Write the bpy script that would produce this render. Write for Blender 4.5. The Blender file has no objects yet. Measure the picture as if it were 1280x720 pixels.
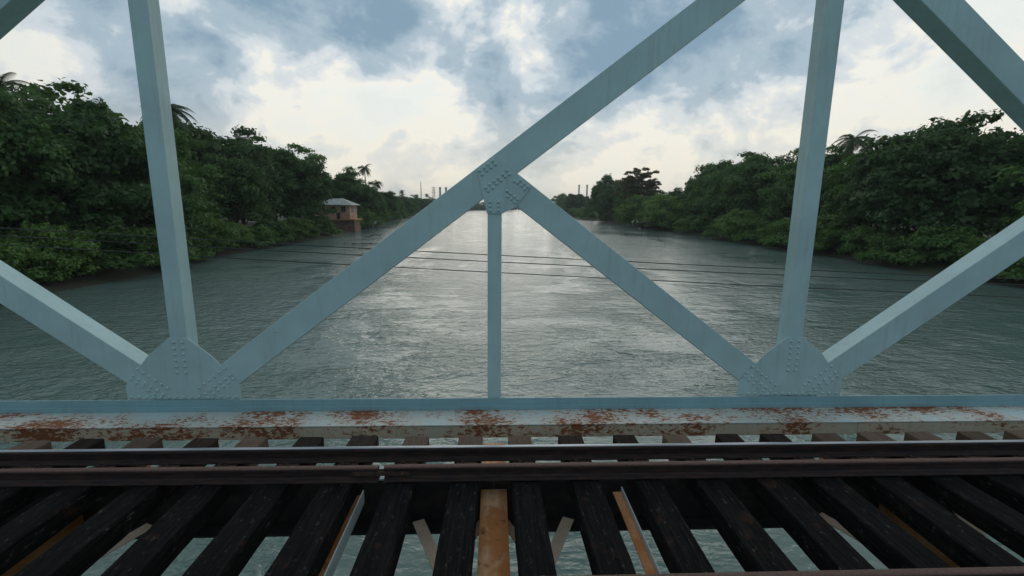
import bpy, bmesh, math, random
import numpy as np
from mathutils import Vector, Matrix

# ------------------------------------------------------------------ camera, world, sun, exposure
C = bpy.context.scene.collection
SC = bpy.context.scene
PI = math.pi
ZC = 9.0                                   # eye height over the water
F = 580.0                                  # focal length in pixels of a 1280 wide frame
PITCH, YAW, ROLL = -10.2, -2.2, 0.55
_p, _y, _r = [math.radians(v) for v in (PITCH, YAW, ROLL)]
FW = Vector((-math.sin(_y) * math.cos(_p), math.cos(_y) * math.cos(_p), math.sin(_p)))
_r0 = Vector((math.cos(_y), math.sin(_y), 0)); _u0 = _r0.cross(FW)
RT = _r0 * math.cos(_r) + _u0 * math.sin(_r)
UP = _u0 * math.cos(_r) - _r0 * math.sin(_r)
cd = bpy.data.cameras.new('camera'); cam = bpy.data.objects.new('camera', cd); C.objects.link(cam)
cd.sensor_width = 36; cd.lens = 36 * F / 1280; cd.clip_start = 0.05; cd.clip_end = 20000
m = Matrix((RT, UP, -FW)).transposed().to_4x4(); m.translation = Vector((0, 0, ZC)); cam.matrix_world = m
SC.camera = cam

def ray(px, py): return FW + RT * ((px - 640) / F) + UP * ((360 - py) / F)
def atY(px, py, Y):
    d = ray(px, py); p = d * (Y / d.y); p.z += ZC; return p
def atZ(px, py, z):
    d = ray(px, py); p = d * ((z - ZC) / d.z); p.z = z; return p

SUN_EL, SUN_AZ = 9.0, 8.5                  # azimuth to the right of +Y
SUN_D = Vector((math.sin(math.radians(SUN_AZ)) * math.cos(math.radians(SUN_EL)),
                math.cos(math.radians(SUN_AZ)) * math.cos(math.radians(SUN_EL)), math.sin(math.radians(SUN_EL))))
sl = bpy.data.lights.new('sun', 'SUN'); sl.energy = 0.5; sl.angle = math.radians(50); sl.color = (1.0, 0.92, 0.80)
so = bpy.data.objects.new('sun', sl); C.objects.link(so); so.rotation_euler = (-SUN_D).to_track_quat('-Z', 'Y').to_euler()

W = bpy.data.worlds.new('World'); SC.world = W; W.use_nodes = True
SKY_STRENGTH = 0.1

class NT:
    """small helper for writing node trees"""
    def __init__(s, tree): s.t = tree; s.n = tree.nodes; s.l = tree.links
    def node(s, typ, **kw):
        n = s.n.new(typ)
        for k, v in kw.items(): setattr(n, k, v)
        return n
    def put(s, sock, v):
        if isinstance(v, bpy.types.NodeSocket): s.l.new(v, sock)
        elif v is not None:
            if hasattr(sock.default_value, '__len__') and not hasattr(v, '__len__'): v = [v] * len(sock.default_value)
            if hasattr(v, '__len__') and len(v) == 3 and len(sock.default_value) == 4: v = (*v, 1)
            sock.default_value = v
    def math(s, op, a, b=None, c=None, clamp=False):
        n = s.node('ShaderNodeMath', operation=op, use_clamp=clamp)
        for i, v in enumerate((a, b, c)):
            if v is not None: s.put(n.inputs[i], v)
        return n.outputs[0]
    def vmath(s, op, a, b=None, scale=None):
        n = s.node('ShaderNodeVectorMath', operation=op); s.put(n.inputs[0], a)
        if b is not None: s.put(n.inputs[1], b)
        if scale is not None: s.put(n.inputs['Scale'], scale)
        return n.outputs['Value'] if op in ('LENGTH', 'DOT_PRODUCT', 'DISTANCE') else n.outputs[0]
    def mix(s, f, a, b, blend='MIX'):
        n = s.node('ShaderNodeMix', data_type='RGBA', blend_type=blend)
        s.put(n.inputs[0], f); s.put(n.inputs[6], a); s.put(n.inputs[7], b); return n.outputs[2]
    def rng(s, v, a, b, c=0.0, d=1.0, smooth=True):
        n = s.node('ShaderNodeMapRange', interpolation_type='SMOOTHSTEP' if smooth else 'LINEAR')
        for i, x in enumerate((v, a, b, c, d)): s.put(n.inputs[i], x)
        return n.outputs[0]
    def noise(s, vec, scale, detail=4, rough=0.5, dist=0.0, out='Fac'):
        n = s.node('ShaderNodeTexNoise'); s.put(n.inputs['Vector'], vec); n.inputs['Scale'].default_value = scale
        n.inputs['Detail'].default_value = detail; n.inputs['Roughness'].default_value = rough
        n.inputs['Distortion'].default_value = dist; return n.outputs[out]
    def xyz(s, v):
        n = s.node('ShaderNodeSeparateXYZ'); s.put(n.inputs[0], v); return n.outputs
    def comb(s, x, y, z):
        n = s.node('ShaderNodeCombineXYZ')
        for i, v in enumerate((x, y, z)): s.put(n.inputs[i], v)
        return n.outputs[0]
    def scale(s, v, xyz): return s.vmath('MULTIPLY', v, xyz)

def make_world():
    t = NT(W.node_tree); t.n.clear()
    out = t.node('ShaderNodeOutputWorld'); bg = t.node('ShaderNodeBackground'); bg.inputs[1].default_value = SKY_STRENGTH
    sky = t.node('ShaderNodeTexSky', sky_type='NISHITA', sun_disc=False)
    sky.sun_elevation = math.radians(SUN_EL); sky.sun_rotation = math.radians(SUN_AZ)
    sky.air_density = 1.0; sky.dust_density = 1.5
    D = t.vmath('NORMALIZE', t.node('ShaderNodeTexCoord').outputs['Generated'])
    x, y, z = t.xyz(D)
    zc = t.math('MAXIMUM', z, 0.0)
    den = t.math('ADD', zc, 0.16)
    q = t.comb(t.math('DIVIDE', x, den), t.math('DIVIDE', y, den), 0.0)
    # clouds: a warped layer of noise plus broad banks in fixed compass directions
    dz = t.scale(D, (1.0, 1.0, 1.45))
    warp = t.vmath('SUBTRACT', t.noise(dz, 4.5, 6, 0.55, out='Color'), (0.5, 0.5, 0.5))
    Dw = t.vmath('ADD', D, t.vmath('SCALE', warp, scale=0.20))
    n1 = t.noise(t.vmath('ADD', dz, (3.1, 1.7, 0.0)), 4.2, 9, 0.55, 0.35)
    n2 = t.noise(t.vmath('ADD', dz, (7.3, 2.2, 0.4)), 10.5, 7, 0.6, 0.3)
    acc = t.math('ADD', t.math('MULTIPLY', t.math('SUBTRACT', n1, 0.5), 2.2), t.math('MULTIPLY', t.math('SUBTRACT', n2, 0.5), 1.45))
    banks = [  # bearing (pixel it is seen at from the doorway), angular radius, thickness
        (640, 120, 0.17, .50), (590, 75, 0.10, .35), (690, 165, 0.10, .25), (445, 40, 0.13, .55), (790, 20, 0.14, .55),
        (500, 30, 0.09, .18), (525, 180, 0.08, .25), (790, 120, 0.14, .28), (500, 120, 0.13, -.45), (565, 5, 0.08, -.5), (690, 50, 0.09, -.5),
        (565, 165, 0.09, -.3), (830, 165, 0.10, -.4), (470, 130, 0.1, -.25), (730, 205, 0.16, -.35), (250, 60, 0.2, .4), (1010, 70, 0.2, .35), (340, 150, 0.14, -.3), (960, 170, 0.14, -.2), (120, 60, 0.2, -.2), (1180, 40, 0.2, -.2)]
    for px, py, r, w in banks:
        c = ray(px, py).normalized()
        d = t.vmath('DISTANCE', Dw, tuple(c))
        acc = t.math('ADD', acc, t.rng(d, r * 1.5, 0.0, 0.0, w * 1.25))
    thick = t.rng(acc, -0.7, 0.75, smooth=False)
    sund = t.vmath('DOT_PRODUCT', D, tuple(SUN_D))
    near = t.rng(sund, -0.1, 0.92)                                    # sky brightens towards the hidden sun
    rp = t.node('ShaderNodeValToRGB'); t.put(rp.inputs[0], thick); el = rp.color_ramp.elements; rp.color_ramp.interpolation = 'EASE'
    stops = [(0.0, (0.66, 0.70, 0.70)), (0.16, (0.72, 0.75, 0.72)), (0.34, (0.77, 0.76, 0.70)), (0.50, (0.57, 0.62, 0.65)), (0.68, (0.35, 0.44, 0.51)), (1.0, (0.20, 0.30, 0.39))]
    el[0].position, el[1].position = 0.0, 1.0
    for ps, _ in stops[1:-1]: el.new(ps)
    for e, (ps, cc) in zip(el, stops): e.position = ps; e.color = (*cc, 1)
    cl = t.mix(1.0, rp.outputs[0], t.mix(near, (0.50, 0.60, 0.70), (1.0, 1.0, 1.0)), 'MULTIPLY')
    low = t.rng(z, 0.24, 0.0)                                      # thin bright haze over the horizon
    hz = t.mix(near, (0.36, 0.42, 0.48), (0.80, 0.71, 0.53))
    cl = t.mix(t.math('MULTIPLY', low, 0.48), cl, hz)
    cl = t.vmath('SCALE', cl, scale=1.0 / SKY_STRENGTH)
    gap = t.math('MULTIPLY', t.rng(acc, -0.35, -0.75), 0.12)
    col = t.mix(gap, cl, t.vmath('MINIMUM', sky.outputs[0], (9.5, 9.0, 8.0)))
    t.l.new(col, bg.inputs[0]); t.l.new(bg.outputs[0], out.inputs[0])
make_world()
SC.view_settings.view_transform = 'Standard'; SC.view_settings.look = 'None'
SC.view_settings.exposure = 0.27; SC.view_settings.gamma = 1.0; SC.view_settings.use_curve_mapping = False
SC.cycles.use_denoising = True
SC.cycles.max_bounces = 6; SC.cycles.diffuse_bounces = 3; SC.cycles.glossy_bounces = 3; SC.cycles.transparent_max_bounces = 8
SC.cycles.volume_bounces = 0

# ------------------------------------------------------------------ materials
def mat(name, build):
    mt = bpy.data.materials.new(name); mt.use_nodes = True
    t = NT(mt.node_tree); b = t.n['Principled BSDF']; build(t, b); return mt
def P(t): return t.node('ShaderNodeTexCoord').outputs['Object']
def bump(t, b, h, strength, dist):
    n = t.node('ShaderNodeBump'); n.inputs['Strength'].default_value = strength; n.inputs['Distance'].default_value = dist
    t.put(n.inputs['Height'], h); t.l.new(n.outputs[0], b.inputs['Normal']); return n

def steel(base, rust_amt=0.0, dirt=0.25, spec=0.4):
    def f(t, b):
        p = P(t)
        n = t.noise(p, 1.3, 6, 0.6); fine = t.noise(p, 22, 5, 0.65)
        streak = t.noise(t.scale(p, (9, 9, 0.7)), 1.5, 5, 0.6)
        c = t.mix(t.rng(n, 0.3, 0.7), base, [v * 0.86 for v in base])
        c = t.mix(t.math('MULTIPLY', t.rng(streak, 0.5, 0.75), dirt), c, (base[0] * .55 + .04, base[1] * .5 + .03, base[2] * .45 + .02))
        c = t.mix(t.math('MULTIPLY', t.rng(fine, 0.55, 0.8), dirt * .8), c, [v * 0.6 for v in base])
        h = t.math('MULTIPLY', n, 0.4)
        if rust_amt > 0:
            big = t.noise(t.vmath('ADD', p, (1.3, 0.2, 5.1)), 1.25, 4, 0.55)
            flake = t.noise(t.scale(p, (0.8, 1.5, 1.5)), 15, 8, 0.74, 0.4)
            v = t.math('ADD', t.math('MULTIPLY', big, 0.95), t.math('MULTIPLY', flake, 1.1))
            thr = 1.45 - rust_amt * 0.35
            bloom = t.rng(v, thr - .30, thr + .03)
            k = t.rng(v, thr, thr + 0.05)
            rc = t.mix(t.noise(p, 60, 3, 0.6), (0.10, 0.034, 0.016), (0.36, 0.12, 0.042))
            c = t.mix(t.math('MULTIPLY', bloom, 0.45 * min(1.0, rust_amt) ** 3), c, (0.60, 0.33, 0.17))
            c = t.mix(k, c, rc)
            h = t.math('SUBTRACT', h, t.math('MULTIPLY', k, 0.6))
            t.put(b.inputs['Roughness'], t.math('ADD', t.math('MULTIPLY', k, 0.35), 0.5))
        else:
            t.put(b.inputs['Roughness'], t.rng(n, 0.3, 0.7, 0.42, 0.6))
        t.put(b.inputs['Base Color'], c); b.inputs['Specular IOR Level'].default_value = spec
        bump(t, b, h, 0.35, 0.01)
    return f
M = {}
TEAL = (0.44, 0.61, 0.60)
M['steel'] = mat('grey_teal_paint', steel(TEAL, 0.33, .32))
M['steel_chord'] = mat('chord_paint', steel((0.27, 0.46, 0.50), 0.12, .35))
M['ledge'] = mat('ledge_paint', steel((0.46, 0.62, 0.63), 1.13, .3))
M['web'] = mat('web_paint', steel((0.58, 0.55, 0.44), 1.14, .5))
def beam_mat(t, b):
    p = P(t); x, y, z = t.xyz(p)
    n = t.noise(t.scale(p, (2.5, 1.4, 2.5)), 1.8, 6, 0.6)
    stain = t.noise(t.vmath('ADD', p, (3.3, 0.7, 0)), 9, 5, 0.6)
    pits = t.node('ShaderNodeTexVoronoi'); t.put(pits.inputs['Vector'], p); pits.inputs['Scale'].default_value = 14
    edge = t.rng(t.math('ABSOLUTE', t.math('ADD', x, 0.02)), 0.05, 0.13)
    c = t.mix(t.rng(n, 0.36, 0.60), (0.82, 0.50, 0.29), (0.56, 0.21, 0.055))
    c = t.mix(t.math('MULTIPLY', edge, 0.6), c, (0.46, 0.16, 0.04))
    c = t.mix(t.math('MULTIPLY', t.rng(stain, 0.56, 0.72), .8), c, (0.10, 0.05, 0.03))
    c = t.mix(t.rng(pits.outputs[0], 0.10, 0.05), c, (0.06, 0.03, 0.02))
    t.put(b.inputs['Base Color'], c); b.inputs['Roughness'].default_value = 0.75; bump(t, b, stain, 0.4, 0.006)
M['beam'] = mat('rusty_cream_beam', beam_mat)
def dark_steel(t, b):
    p = P(t); n = t.noise(p, 6, 6, 0.65)
    t.put(b.inputs['Base Color'], t.mix(t.rng(n, 0.4, 0.7), (0.018, 0.017, 0.017), (0.05, 0.03, 0.022)))
    b.inputs['Roughness'].default_value = 0.8; bump(t, b, n, 0.4, 0.01)
M['stringer'] = mat('dark_stringer_paint', dark_steel)
M['flange'] = mat('pale_flange_paint', steel((0.62, 0.70, 0.70), 0.2, .3))
M['brace'] = mat('pale_brace_paint', steel((0.88, 0.66, 0.49), 0.35, .4))
def rail_mat(head):
    def f(t, b):
        p = P(t); x, y, z = t.xyz(p)
        n = t.noise(t.scale(p, (1.0, 6, 6)), 5, 6, 0.65); fine = t.noise(p, 45, 4, 0.6)
        rust = t.mix(t.rng(n, 0.35, 0.7), (0.010, 0.007, 0.007), (0.050, 0.021, 0.013))
        if head:
            g = t.rng(t.noise(t.scale(p, (0.6, 30, 30)), 3, 4, 0.5), 0.3, 0.7)
            top = t.math('MULTIPLY', t.rng(z, -0.014, -0.004), t.rng(t.math('ABSOLUTE', y), 0.028, 0.020))
            c = t.mix(top, rust, t.mix(g, (0.20, 0.23, 0.26), (0.34, 0.37, 0.41)))
            t.put(b.inputs['Metallic'], t.math('MULTIPLY', top, 0.85)); t.put(b.inputs['Roughness'], t.rng(top, 0, 1, 0.75, 0.3))
        else:
            c = t.mix(t.rng(z, -0.02, -0.005), rust, t.mix(t.rng(fine, .35, .7), (0.07, 0.03, 0.02), (0.12, 0.06, 0.042)))
            b.inputs['Roughness'].default_value = 0.65
        t.put(b.inputs['Base Color'], c); bump(t, b, fine, 0.25, 0.004)
    return f
M['rail'] = mat('running_rail_steel', rail_mat(True)); M['guard'] = mat('rusty_guard_rail', rail_mat(False))
def timber(t, b):
    p = P(t); rnd = t.node('ShaderNodeObjectInfo').outputs['Random']
    off = t.comb(t.math('MULTIPLY', rnd, 37.0), t.math('MULTIPLY', rnd, 11.0), 0.0)
    q = t.vmath('ADD', p, off)
    grain = t.noise(t.scale(q, (34, 1.6, 34)), 1.2, 6, 0.62, 0.5)
    blot = t.noise(q, 3.2, 6, 0.62); flecks = t.noise(t.scale(q, (3, 1.3, 3)), 7, 6, 0.75)
    c = t.mix(t.rng(grain, 0.35, 0.7), (0.005, 0.005, 0.005), (0.016, 0.014, 0.013))
    worn = t.mix(grain, (0.060, 0.040, 0.029), (0.21, 0.15, 0.11))
    x, y, z = t.xyz(p)
    ends = t.rng(y, 0.88, 1.15)                                     # weathered bare ends outside the rail
    k = t.math('MULTIPLY', ends, t.rng(t.math('FRACT', t.math('MULTIPLY', rnd, 7.31)), 0.15, 0.6, 0.1, 1.0))
    c = t.mix(k, c, worn)
    c = t.mix(t.math('MULTIPLY', t.rng(flecks, 0.57, 0.72), 0.75), c, (0.12, 0.105, 0.095))
    c = t.mix(t.math('MULTIPLY', t.rng(blot, 0.58, 0.7), 0.4), c, (0.06, 0.03, 0.018))
    t.put(b.inputs['Base Color'], c); b.inputs['Roughness'].default_value = 0.9; b.inputs['Specular IOR Level'].default_value = 0.06
    bump(t, b, t.math('ADD', grain, t.math('MULTIPLY', blot, 0.6)), 0.7, 0.012)
M['timber'] = mat('creosoted_timber', timber)
def plain(c, rough=0.7, var=0.3, sc=4.0, metal=0.0):
    def f(t, b):
        n = t.noise(P(t), sc, 6, 0.62)
        t.put(b.inputs['Base Color'], t.mix(t.rng(n, 0.3, 0.7), [v * (1 - var) for v in c], [min(1, v * (1 + var)) for v in c]))
        b.inputs['Roughness'].default_value = rough; b.inputs['Metallic'].default_value = metal; bump(t, b, n, 0.2, 0.02)
    return f
M['plate'] = mat('rusty_plate', plain((0.055, 0.028, 0.018), 0.8, .5, 20))
M['cable'] = mat('black_cable', plain((0.02, 0.02, 0.022), 0.6, .1))
M['bark'] = mat('bark', plain((0.07, 0.055, 0.042), 0.9, .4, 3))
M['palm_bark'] = mat('palm_bark', plain((0.11, 0.095, 0.08), 0.9, .3, 5))
M['soil'] = mat('bank_soil', plain((0.075, 0.06, 0.04), 0.95, .4, 0.3))
M['wall'] = mat('pink_render', plain((0.50, 0.29, 0.21), 0.85, .22, 0.8))
M['brick'] = mat('brown_base', plain((0.20, 0.115, 0.08), 0.9, .4, 1.2))
M['roof'] = mat('sheet_roof', plain((0.27, 0.30, 0.27), 0.6, .3, 0.7))
M['dark'] = mat('dark_opening', plain((0.02, 0.018, 0.016), 0.5, .2))
M['sill'] = mat('ochre_sill', plain((0.42, 0.23, 0.10), 0.8, .2))
M['stack'] = mat('chimney_concrete', plain((0.23, 0.20, 0.19), 0.9, .2, .1))
M['mast'] = mat('galvanised_steel', plain((0.2, 0.2, 0.2), 0.6, .2, .3))
M['white'] = mat('white_feather', plain((0.75, 0.75, 0.72), 0.8, .06))
M['sheet'] = mat('white_plastic_sheet', plain((0.62, 0.66, 0.66), 0.5, .1, 2))
M['drift'] = mat('wet_driftwood', plain((0.03, 0.024, 0.018), 0.6, .4, 6))
M['debris'] = mat('floating_weed', plain((0.03, 0.034, 0.02), 0.9, .5, 2))

def leafmat(name, dark, light, trans=0.32, dry=None):
    def f(t, b):
        rnd = t.node('ShaderNodeObjectInfo').outputs['Random']
        p = P(t); n = t.noise(p, 0.55, 5, 0.6); n2 = t.noise(p, 3.5, 3, 0.6)
        k = t.math('ADD', t.math('MULTIPLY', t.rng(n, 0.3, 0.7), 0.6), t.math('MULTIPLY', n2, 0.45), clamp=True)
        c = t.mix(k, dark, light)
        c = t.mix(t.math('MULTIPLY', rnd, 0.45), c, [v * 1.7 for v in light], 'MIX')
        if dry: c = t.mix(t.rng(t.noise(p, 0.8, 4, 0.6), 0.45, 0.62), c, dry)
        t.put(b.inputs['Base Color'], c); b.inputs['Roughness'].default_value = 0.6; b.inputs['Specular IOR Level'].default_value = 0.25
        tr = t.node('ShaderNodeBsdfTranslucent'); t.put(tr.inputs[0], t.mix(1.0, c, (1.1, 1.25, 0.55), 'MULTIPLY'))
        mx = t.node('ShaderNodeMixShader'); mx.inputs[0].default_value = trans
        o = t.n['Material Output']; t.l.new(b.outputs[0], mx.inputs[1]); t.l.new(tr.outputs[0], mx.inputs[2]); t.l.new(mx.outputs[0], o.inputs[0])
    return mat(name, f)
M['leaf_dark'] = leafmat('leaves_dark', (0.026, 0.064, 0.020), (0.070, 0.132, 0.038))
M['leaf_mid'] = leafmat('leaves_mid', (0.038, 0.088, 0.024), (0.092, 0.170, 0.042))
M['leaf_pale'] = leafmat('leaves_pale', (0.056, 0.110, 0.030), (0.125, 0.200, 0.052))
M['leaf_rust'] = leafmat('leaves_reddish', (0.040, 0.050, 0.020), (0.085, 0.085, 0.035), 0.45, (0.15, 0.095, 0.040))
M['palm'] = leafmat('palm_leaves', (0.022, 0.045, 0.018), (0.055, 0.085, 0.028), 0.2)

def water_mat(t, b):
    p = P(t)                                                       # metres
    # slow flow bands: ruffled and smooth patches drawn out along the current
    patch = t.noise(t.scale(p, (1.0, 0.42, 1)), 0.055, 5, 0.6, 0.8)
    patch2 = t.noise(t.scale(p, (0.8, 1.6, 1)), 0.16, 4, 0.6, 1.0)
    ruf = t.rng(t.math('ADD', t.math('MULTIPLY', patch, 0.65), t.math('MULTIPLY', patch2, 0.35)), 0.42, 0.58)
    w1 = t.noise(t.scale(p, (0.75, 1.2, 1)), 1.5, 3, 0.55, 0.6)     # half-metre ripples, crests across the view
    w2 = t.noise(t.scale(p, (0.85, 1.2, 1)), 4.2, 3, 0.55, 0.4)
    w0 = t.noise(t.scale(p, (0.7, 1.0, 1)), 0.22, 3, 0.5, 1.2)      # swirling boils of the current
    h = t.math('ADD', t.math('MULTIPLY', w1, t.math('ADD', t.math('MULTIPLY', ruf, 0.17), 0.06)), t.math('MULTIPLY', w2, t.math('ADD', t.math('MULTIPLY', ruf, 0.055), 0.02)))
    h = t.math('ADD', h, t.math('MULTIPLY', w0, 0.16))
    silt = t.noise(t.scale(p, (1, 0.5, 1)), 0.07, 5, 0.6, 1.0)
    t.put(b.inputs['Base Color'], t.mix(silt, (0.085, 0.145, 0.130), (0.130, 0.185, 0.160)))
    t.put(b.inputs['Roughness'], t.rng(ruf, 0, 1, 0.05, 0.13)); b.inputs['IOR'].default_value = 1.333
    bump(t, b, h, 1.0, 1.0)
M['water'] = mat('river_water', water_mat)
def ground_mat(t, b):
    p = P(t); n = t.noise(p, 0.25, 6, 0.65); f = t.noise(p, 3, 4, 0.6)
    c = t.mix(t.rng(n, 0.4, 0.65), (0.05, 0.04, 0.026), (0.035, 0.055, 0.02)); c = t.mix(t.math('MULTIPLY', f, 0.5), c, (0.03, 0.03, 0.016))
    t.put(b.inputs['Base Color'], c); b.inputs['Roughness'].default_value = 0.95; bump(t, b, f, 0.5, 0.2)
M['ground'] = mat('bank_ground', ground_mat)

# ------------------------------------------------------------------ mesh helpers
def obj(name, bm, mt, parent=None, smooth=False, loc=None):
    me = bpy.data.meshes.new(name); bm.to_mesh(me); bm.free(); return link(name, me, mt, parent, smooth, loc)
def link(name, me, mt, parent=None, smooth=False, loc=None):
    o = bpy.data.objects.new(name, me); C.objects.link(o); me.materials.append(mt)
    if smooth:
        for p in me.polygons: p.use_smooth = True
    if parent: o.parent = parent
    if loc is not None: o.location = loc
    return o
def empty(name, loc=(0, 0, 0)):
    o = bpy.data.objects.new(name, None); C.objects.link(o); o.location = loc; o.empty_display_size = 0.3; return o
def tag(o, label=None, cat=None, group=None, kind=None):
    if label: o['label'] = label
    if cat: o['category'] = cat
    if group: o['group'] = group
    if kind: o['kind'] = kind
    return o
def box(bm, a, b, bev=0.0):
    vs = [bm.verts.new((x, y, z)) for z in (a[2], b[2]) for y in (a[1], b[1]) for x in (a[0], b[0])]
    fs = [bm.faces.new([vs[i] for i in q]) for q in ((0, 2, 3, 1), (4, 5, 7, 6), (0, 1, 5, 4), (2, 6, 7, 3), (0, 4, 6, 2), (1, 3, 7, 5))]
    if bev:
        es = list({e for f in fs for e in f.edges}); bmesh.ops.bevel(bm, geom=es, offset=bev, segments=2, affect='EDGES', profile=0.6)
def prism(bm, poly, axis_from, axis_to, bev=0.0):
    """poly of (x,z) pushed from y=axis_from to axis_to"""
    a = [bm.verts.new((x, axis_from, z)) for x, z in poly]; b = [bm.verts.new((x, axis_to, z)) for x, z in poly]
    n = len(poly); fs = [bm.faces.new(a), bm.faces.new(b[::-1])]
    for i in range(n): fs.append(bm.faces.new((a[i], b[i], b[(i + 1) % n], a[(i + 1) % n])))
    bmesh.ops.recalc_face_normals(bm, faces=fs)
    if bev:
        es = list({e for f in fs for e in f.edges}); bmesh.ops.bevel(bm, geom=es, offset=bev, segments=1, affect='EDGES')
def extr_x(bm, prof, x0, x1):
    """profile of (y,z) pushed along x"""
    a = [bm.verts.new((x0, y, z)) for y, z in prof]; b = [bm.verts.new((x1, y, z)) for y, z in prof]; n = len(prof)
    fs = [bm.faces.new(a), bm.faces.new(b[::-1])]
    for i in range(n): fs.append(bm.faces.new((a[i], b[i], b[(i + 1) % n], a[(i + 1) % n])))
    bmesh.ops.recalc_face_normals(bm, faces=fs)
def tube(bm, pts, rad, n=6):
    rings = []
    for i, p in enumerate(pts):
        p = Vector(p); d = (Vector(pts[min(i + 1, len(pts) - 1)]) - Vector(pts[max(i - 1, 0)])).normalized()
        u = d.orthogonal().normalized() if abs(d.z) > .9 else d.cross(Vector((0, 0, 1))).normalized(); v = d.cross(u)
        r = rad[i] if hasattr(rad, '__len__') else rad
        rings.append([bm.verts.new(p + (u * math.cos(2 * PI * k / n) + v * math.sin(2 * PI * k / n)) * r) for k in range(n)])
    for a, b in zip(rings, rings[1:]):
        for k in range(n): bm.faces.new((a[k], a[(k + 1) % n], b[(k + 1) % n], b[k]))
    bm.faces.new(rings[0][::-1]); bm.faces.new(rings[-1])

# ------------------------------------------------------------------ river, banks
LB = [(-44, -400), (-44, 0), (-45, 149), (-63, 346), (-72, 560), (-40, 690), (30, 845), (220, 1000), (700, 1250), (2500, 1500)]
RB = [(62, -400), (62, 0), (62, 162), (58, 341), (62, 560), (125, 740), (320, 860), (760, 1000), (2500, 1250)]
def bank_x(L, Y):
    for (x0, y0), (x1, y1) in zip(L, L[1:]):
        if y0 <= Y <= y1: return x0 + (x1 - x0) * (Y - y0) / (y1 - y0)
    return L[-1][0]
def river_sdf(X, Y):
    poly = np.array(LB + RB[::-1], float); x, y = X.ravel(), Y.ravel(); d = np.full(x.shape, 1e9); ins = np.zeros(x.shape, bool)
    n = len(poly)
    for i in range(n):
        a, b = poly[i], poly[(i + 1) % n]; e = b - a; L2 = e @ e
        tt = np.clip(((x - a[0]) * e[0] + (y - a[1]) * e[1]) / L2, 0, 1)
        if i != len(LB) - 1 and i != n - 1: d = np.minimum(d, np.hypot(x - a[0] - tt * e[0], y - a[1] - tt * e[1]))
        c = ((a[1] > y) != (b[1] > y)); xi = a[0] + (y - a[1]) * e[0] / (e[1] if e[1] else 1e-9); ins ^= c & (x < xi)
    return np.where(ins, -d, d).reshape(X.shape)
def make_ground():
    xs = np.concatenate([[-3000, -2200, -1500, -800, -450, -280, -200], np.arange(-160, 201, 2.5), [230, 280, 360, 500, 700, 1000, 1600, 2200, 3000]])
    ys = np.concatenate([[-400, -200, -100, -50], np.arange(-20, 1060, 4.0), [1100, 1200, 1400, 1700, 2200, 2700, 3200]])
    X, Y = np.meshgrid(xs, ys); s = river_sdf(X, Y)
    rs = np.random.RandomState(3); wob = np.sin(Y * .21 + 1.3) * .8 + np.sin(Y * .077 + X * .05) * 1.2 + rs.rand(*X.shape) * .5
    Z = np.clip((s + wob) * 0.35, -3.0, 1.5) + np.where(s > 6, np.clip((s - 6) * .03, 0, 3), 0)
    nx, ny = len(xs), len(ys); v = np.stack([X, Y, Z], -1).reshape(-1, 3)
    i = np.arange(nx * ny).reshape(ny, nx); q = np.stack([i[:-1, :-1], i[:-1, 1:], i[1:, 1:], i[1:, :-1]], -1).reshape(-1, 4)
    me = bpy.data.meshes.new('ground'); me.from_pydata(v.tolist(), [], q.tolist()); me.update()
    tag(link('ground', me, M['ground'], smooth=True), kind='structure')
    bm = bmesh.new(); vs = [bm.verts.new(p) for p in ((-3000, -400, 0), (3000, -400, 0), (3000, 3200, 0), (-3000, 3200, 0))]; bm.faces.new(vs)
    tag(obj('river_water', bm, M['water']), kind='structure')
make_ground()

# ------------------------------------------------------------------ the steel bridge
Z = lambda h: ZC + h
bridge = tag(empty('railway_bridge', (0, 6.5, Z(-3.2))), 'grey-teal riveted steel truss railway bridge side over the river, with a flaking lower ledge', 'bridge')
BP = Vector(bridge.location)
def bpart(name, bm, mt, parent=None, smooth=False):
    o = obj(name, bm, mt, smooth=smooth); o.parent = parent or bridge
    if parent is None: o.matrix_parent_inverse = Matrix.Translation(-BP)
    return o
PX = 4.47; MID = 0.43; BOT = -2.95; TOPZ = MID + (MID - BOT)
def member(name, a, b, width, y0, y1, mt='steel', bev=0.006):
    a, b = Vector((a[0], 0, a[1])), Vector((b[0], 0, b[1])); d = (b - a).normalized(); n = Vector((-d.z, 0, d.x)) * (width / 2)
    bm = bmesh.new(); prism(bm, [((a + n).x, Z((a + n).z)), ((b + n).x, Z((b + n).z)), ((b - n).x, Z((b - n).z)), ((a - n).x, Z((a - n).z))], y0, y1, bev)
    return bpart(name, bm, M[mt])
YF = 6.5
dk = 0.30                                                     # depth of the box members
def diag_set(x0, sgn):
    """one truss panel: long diagonal from the lower node rising in direction sgn, with post and sub-strut"""
    xm = x0 + sgn * PX; x2 = x0 + sgn * 2 * PX
    member('main_diagonal', (x0, BOT), (x2, TOPZ), 0.38, YF, YF + dk)
    dx, dz = PX, BOT - MID; L = math.hypot(dx, dz); off = 0.19 / math.sin(2 * math.atan2(-dz, dx)) + 0.03
    a = (xm + sgn * dx / L * off, MID + dz / L * off)
    member('sub_strut', a, (x2, BOT), 0.355, YF + 0.003, YF + dk - .02)
    member('vertical_post', (xm, MID - 0.30), (xm, -2.86), 0.196, YF + 0.006, YF + dk - .05)
    return xm
diag_set(-PX, 1); diag_set(-3 * PX, 1); diag_set(3 * PX, -1)
for x in (-PX, PX): member('vertical_post', (x, TOPZ - .2), (x, -2.86), 0.24, YF + 0.009, YF + dk - .06)
bm = bmesh.new(); box(bm, (-14, YF - .02, Z(TOPZ - .22)), (14, YF + dk + .04, Z(TOPZ + .22)), .01); bpart('top_chord', bm, M['steel'])
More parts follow.
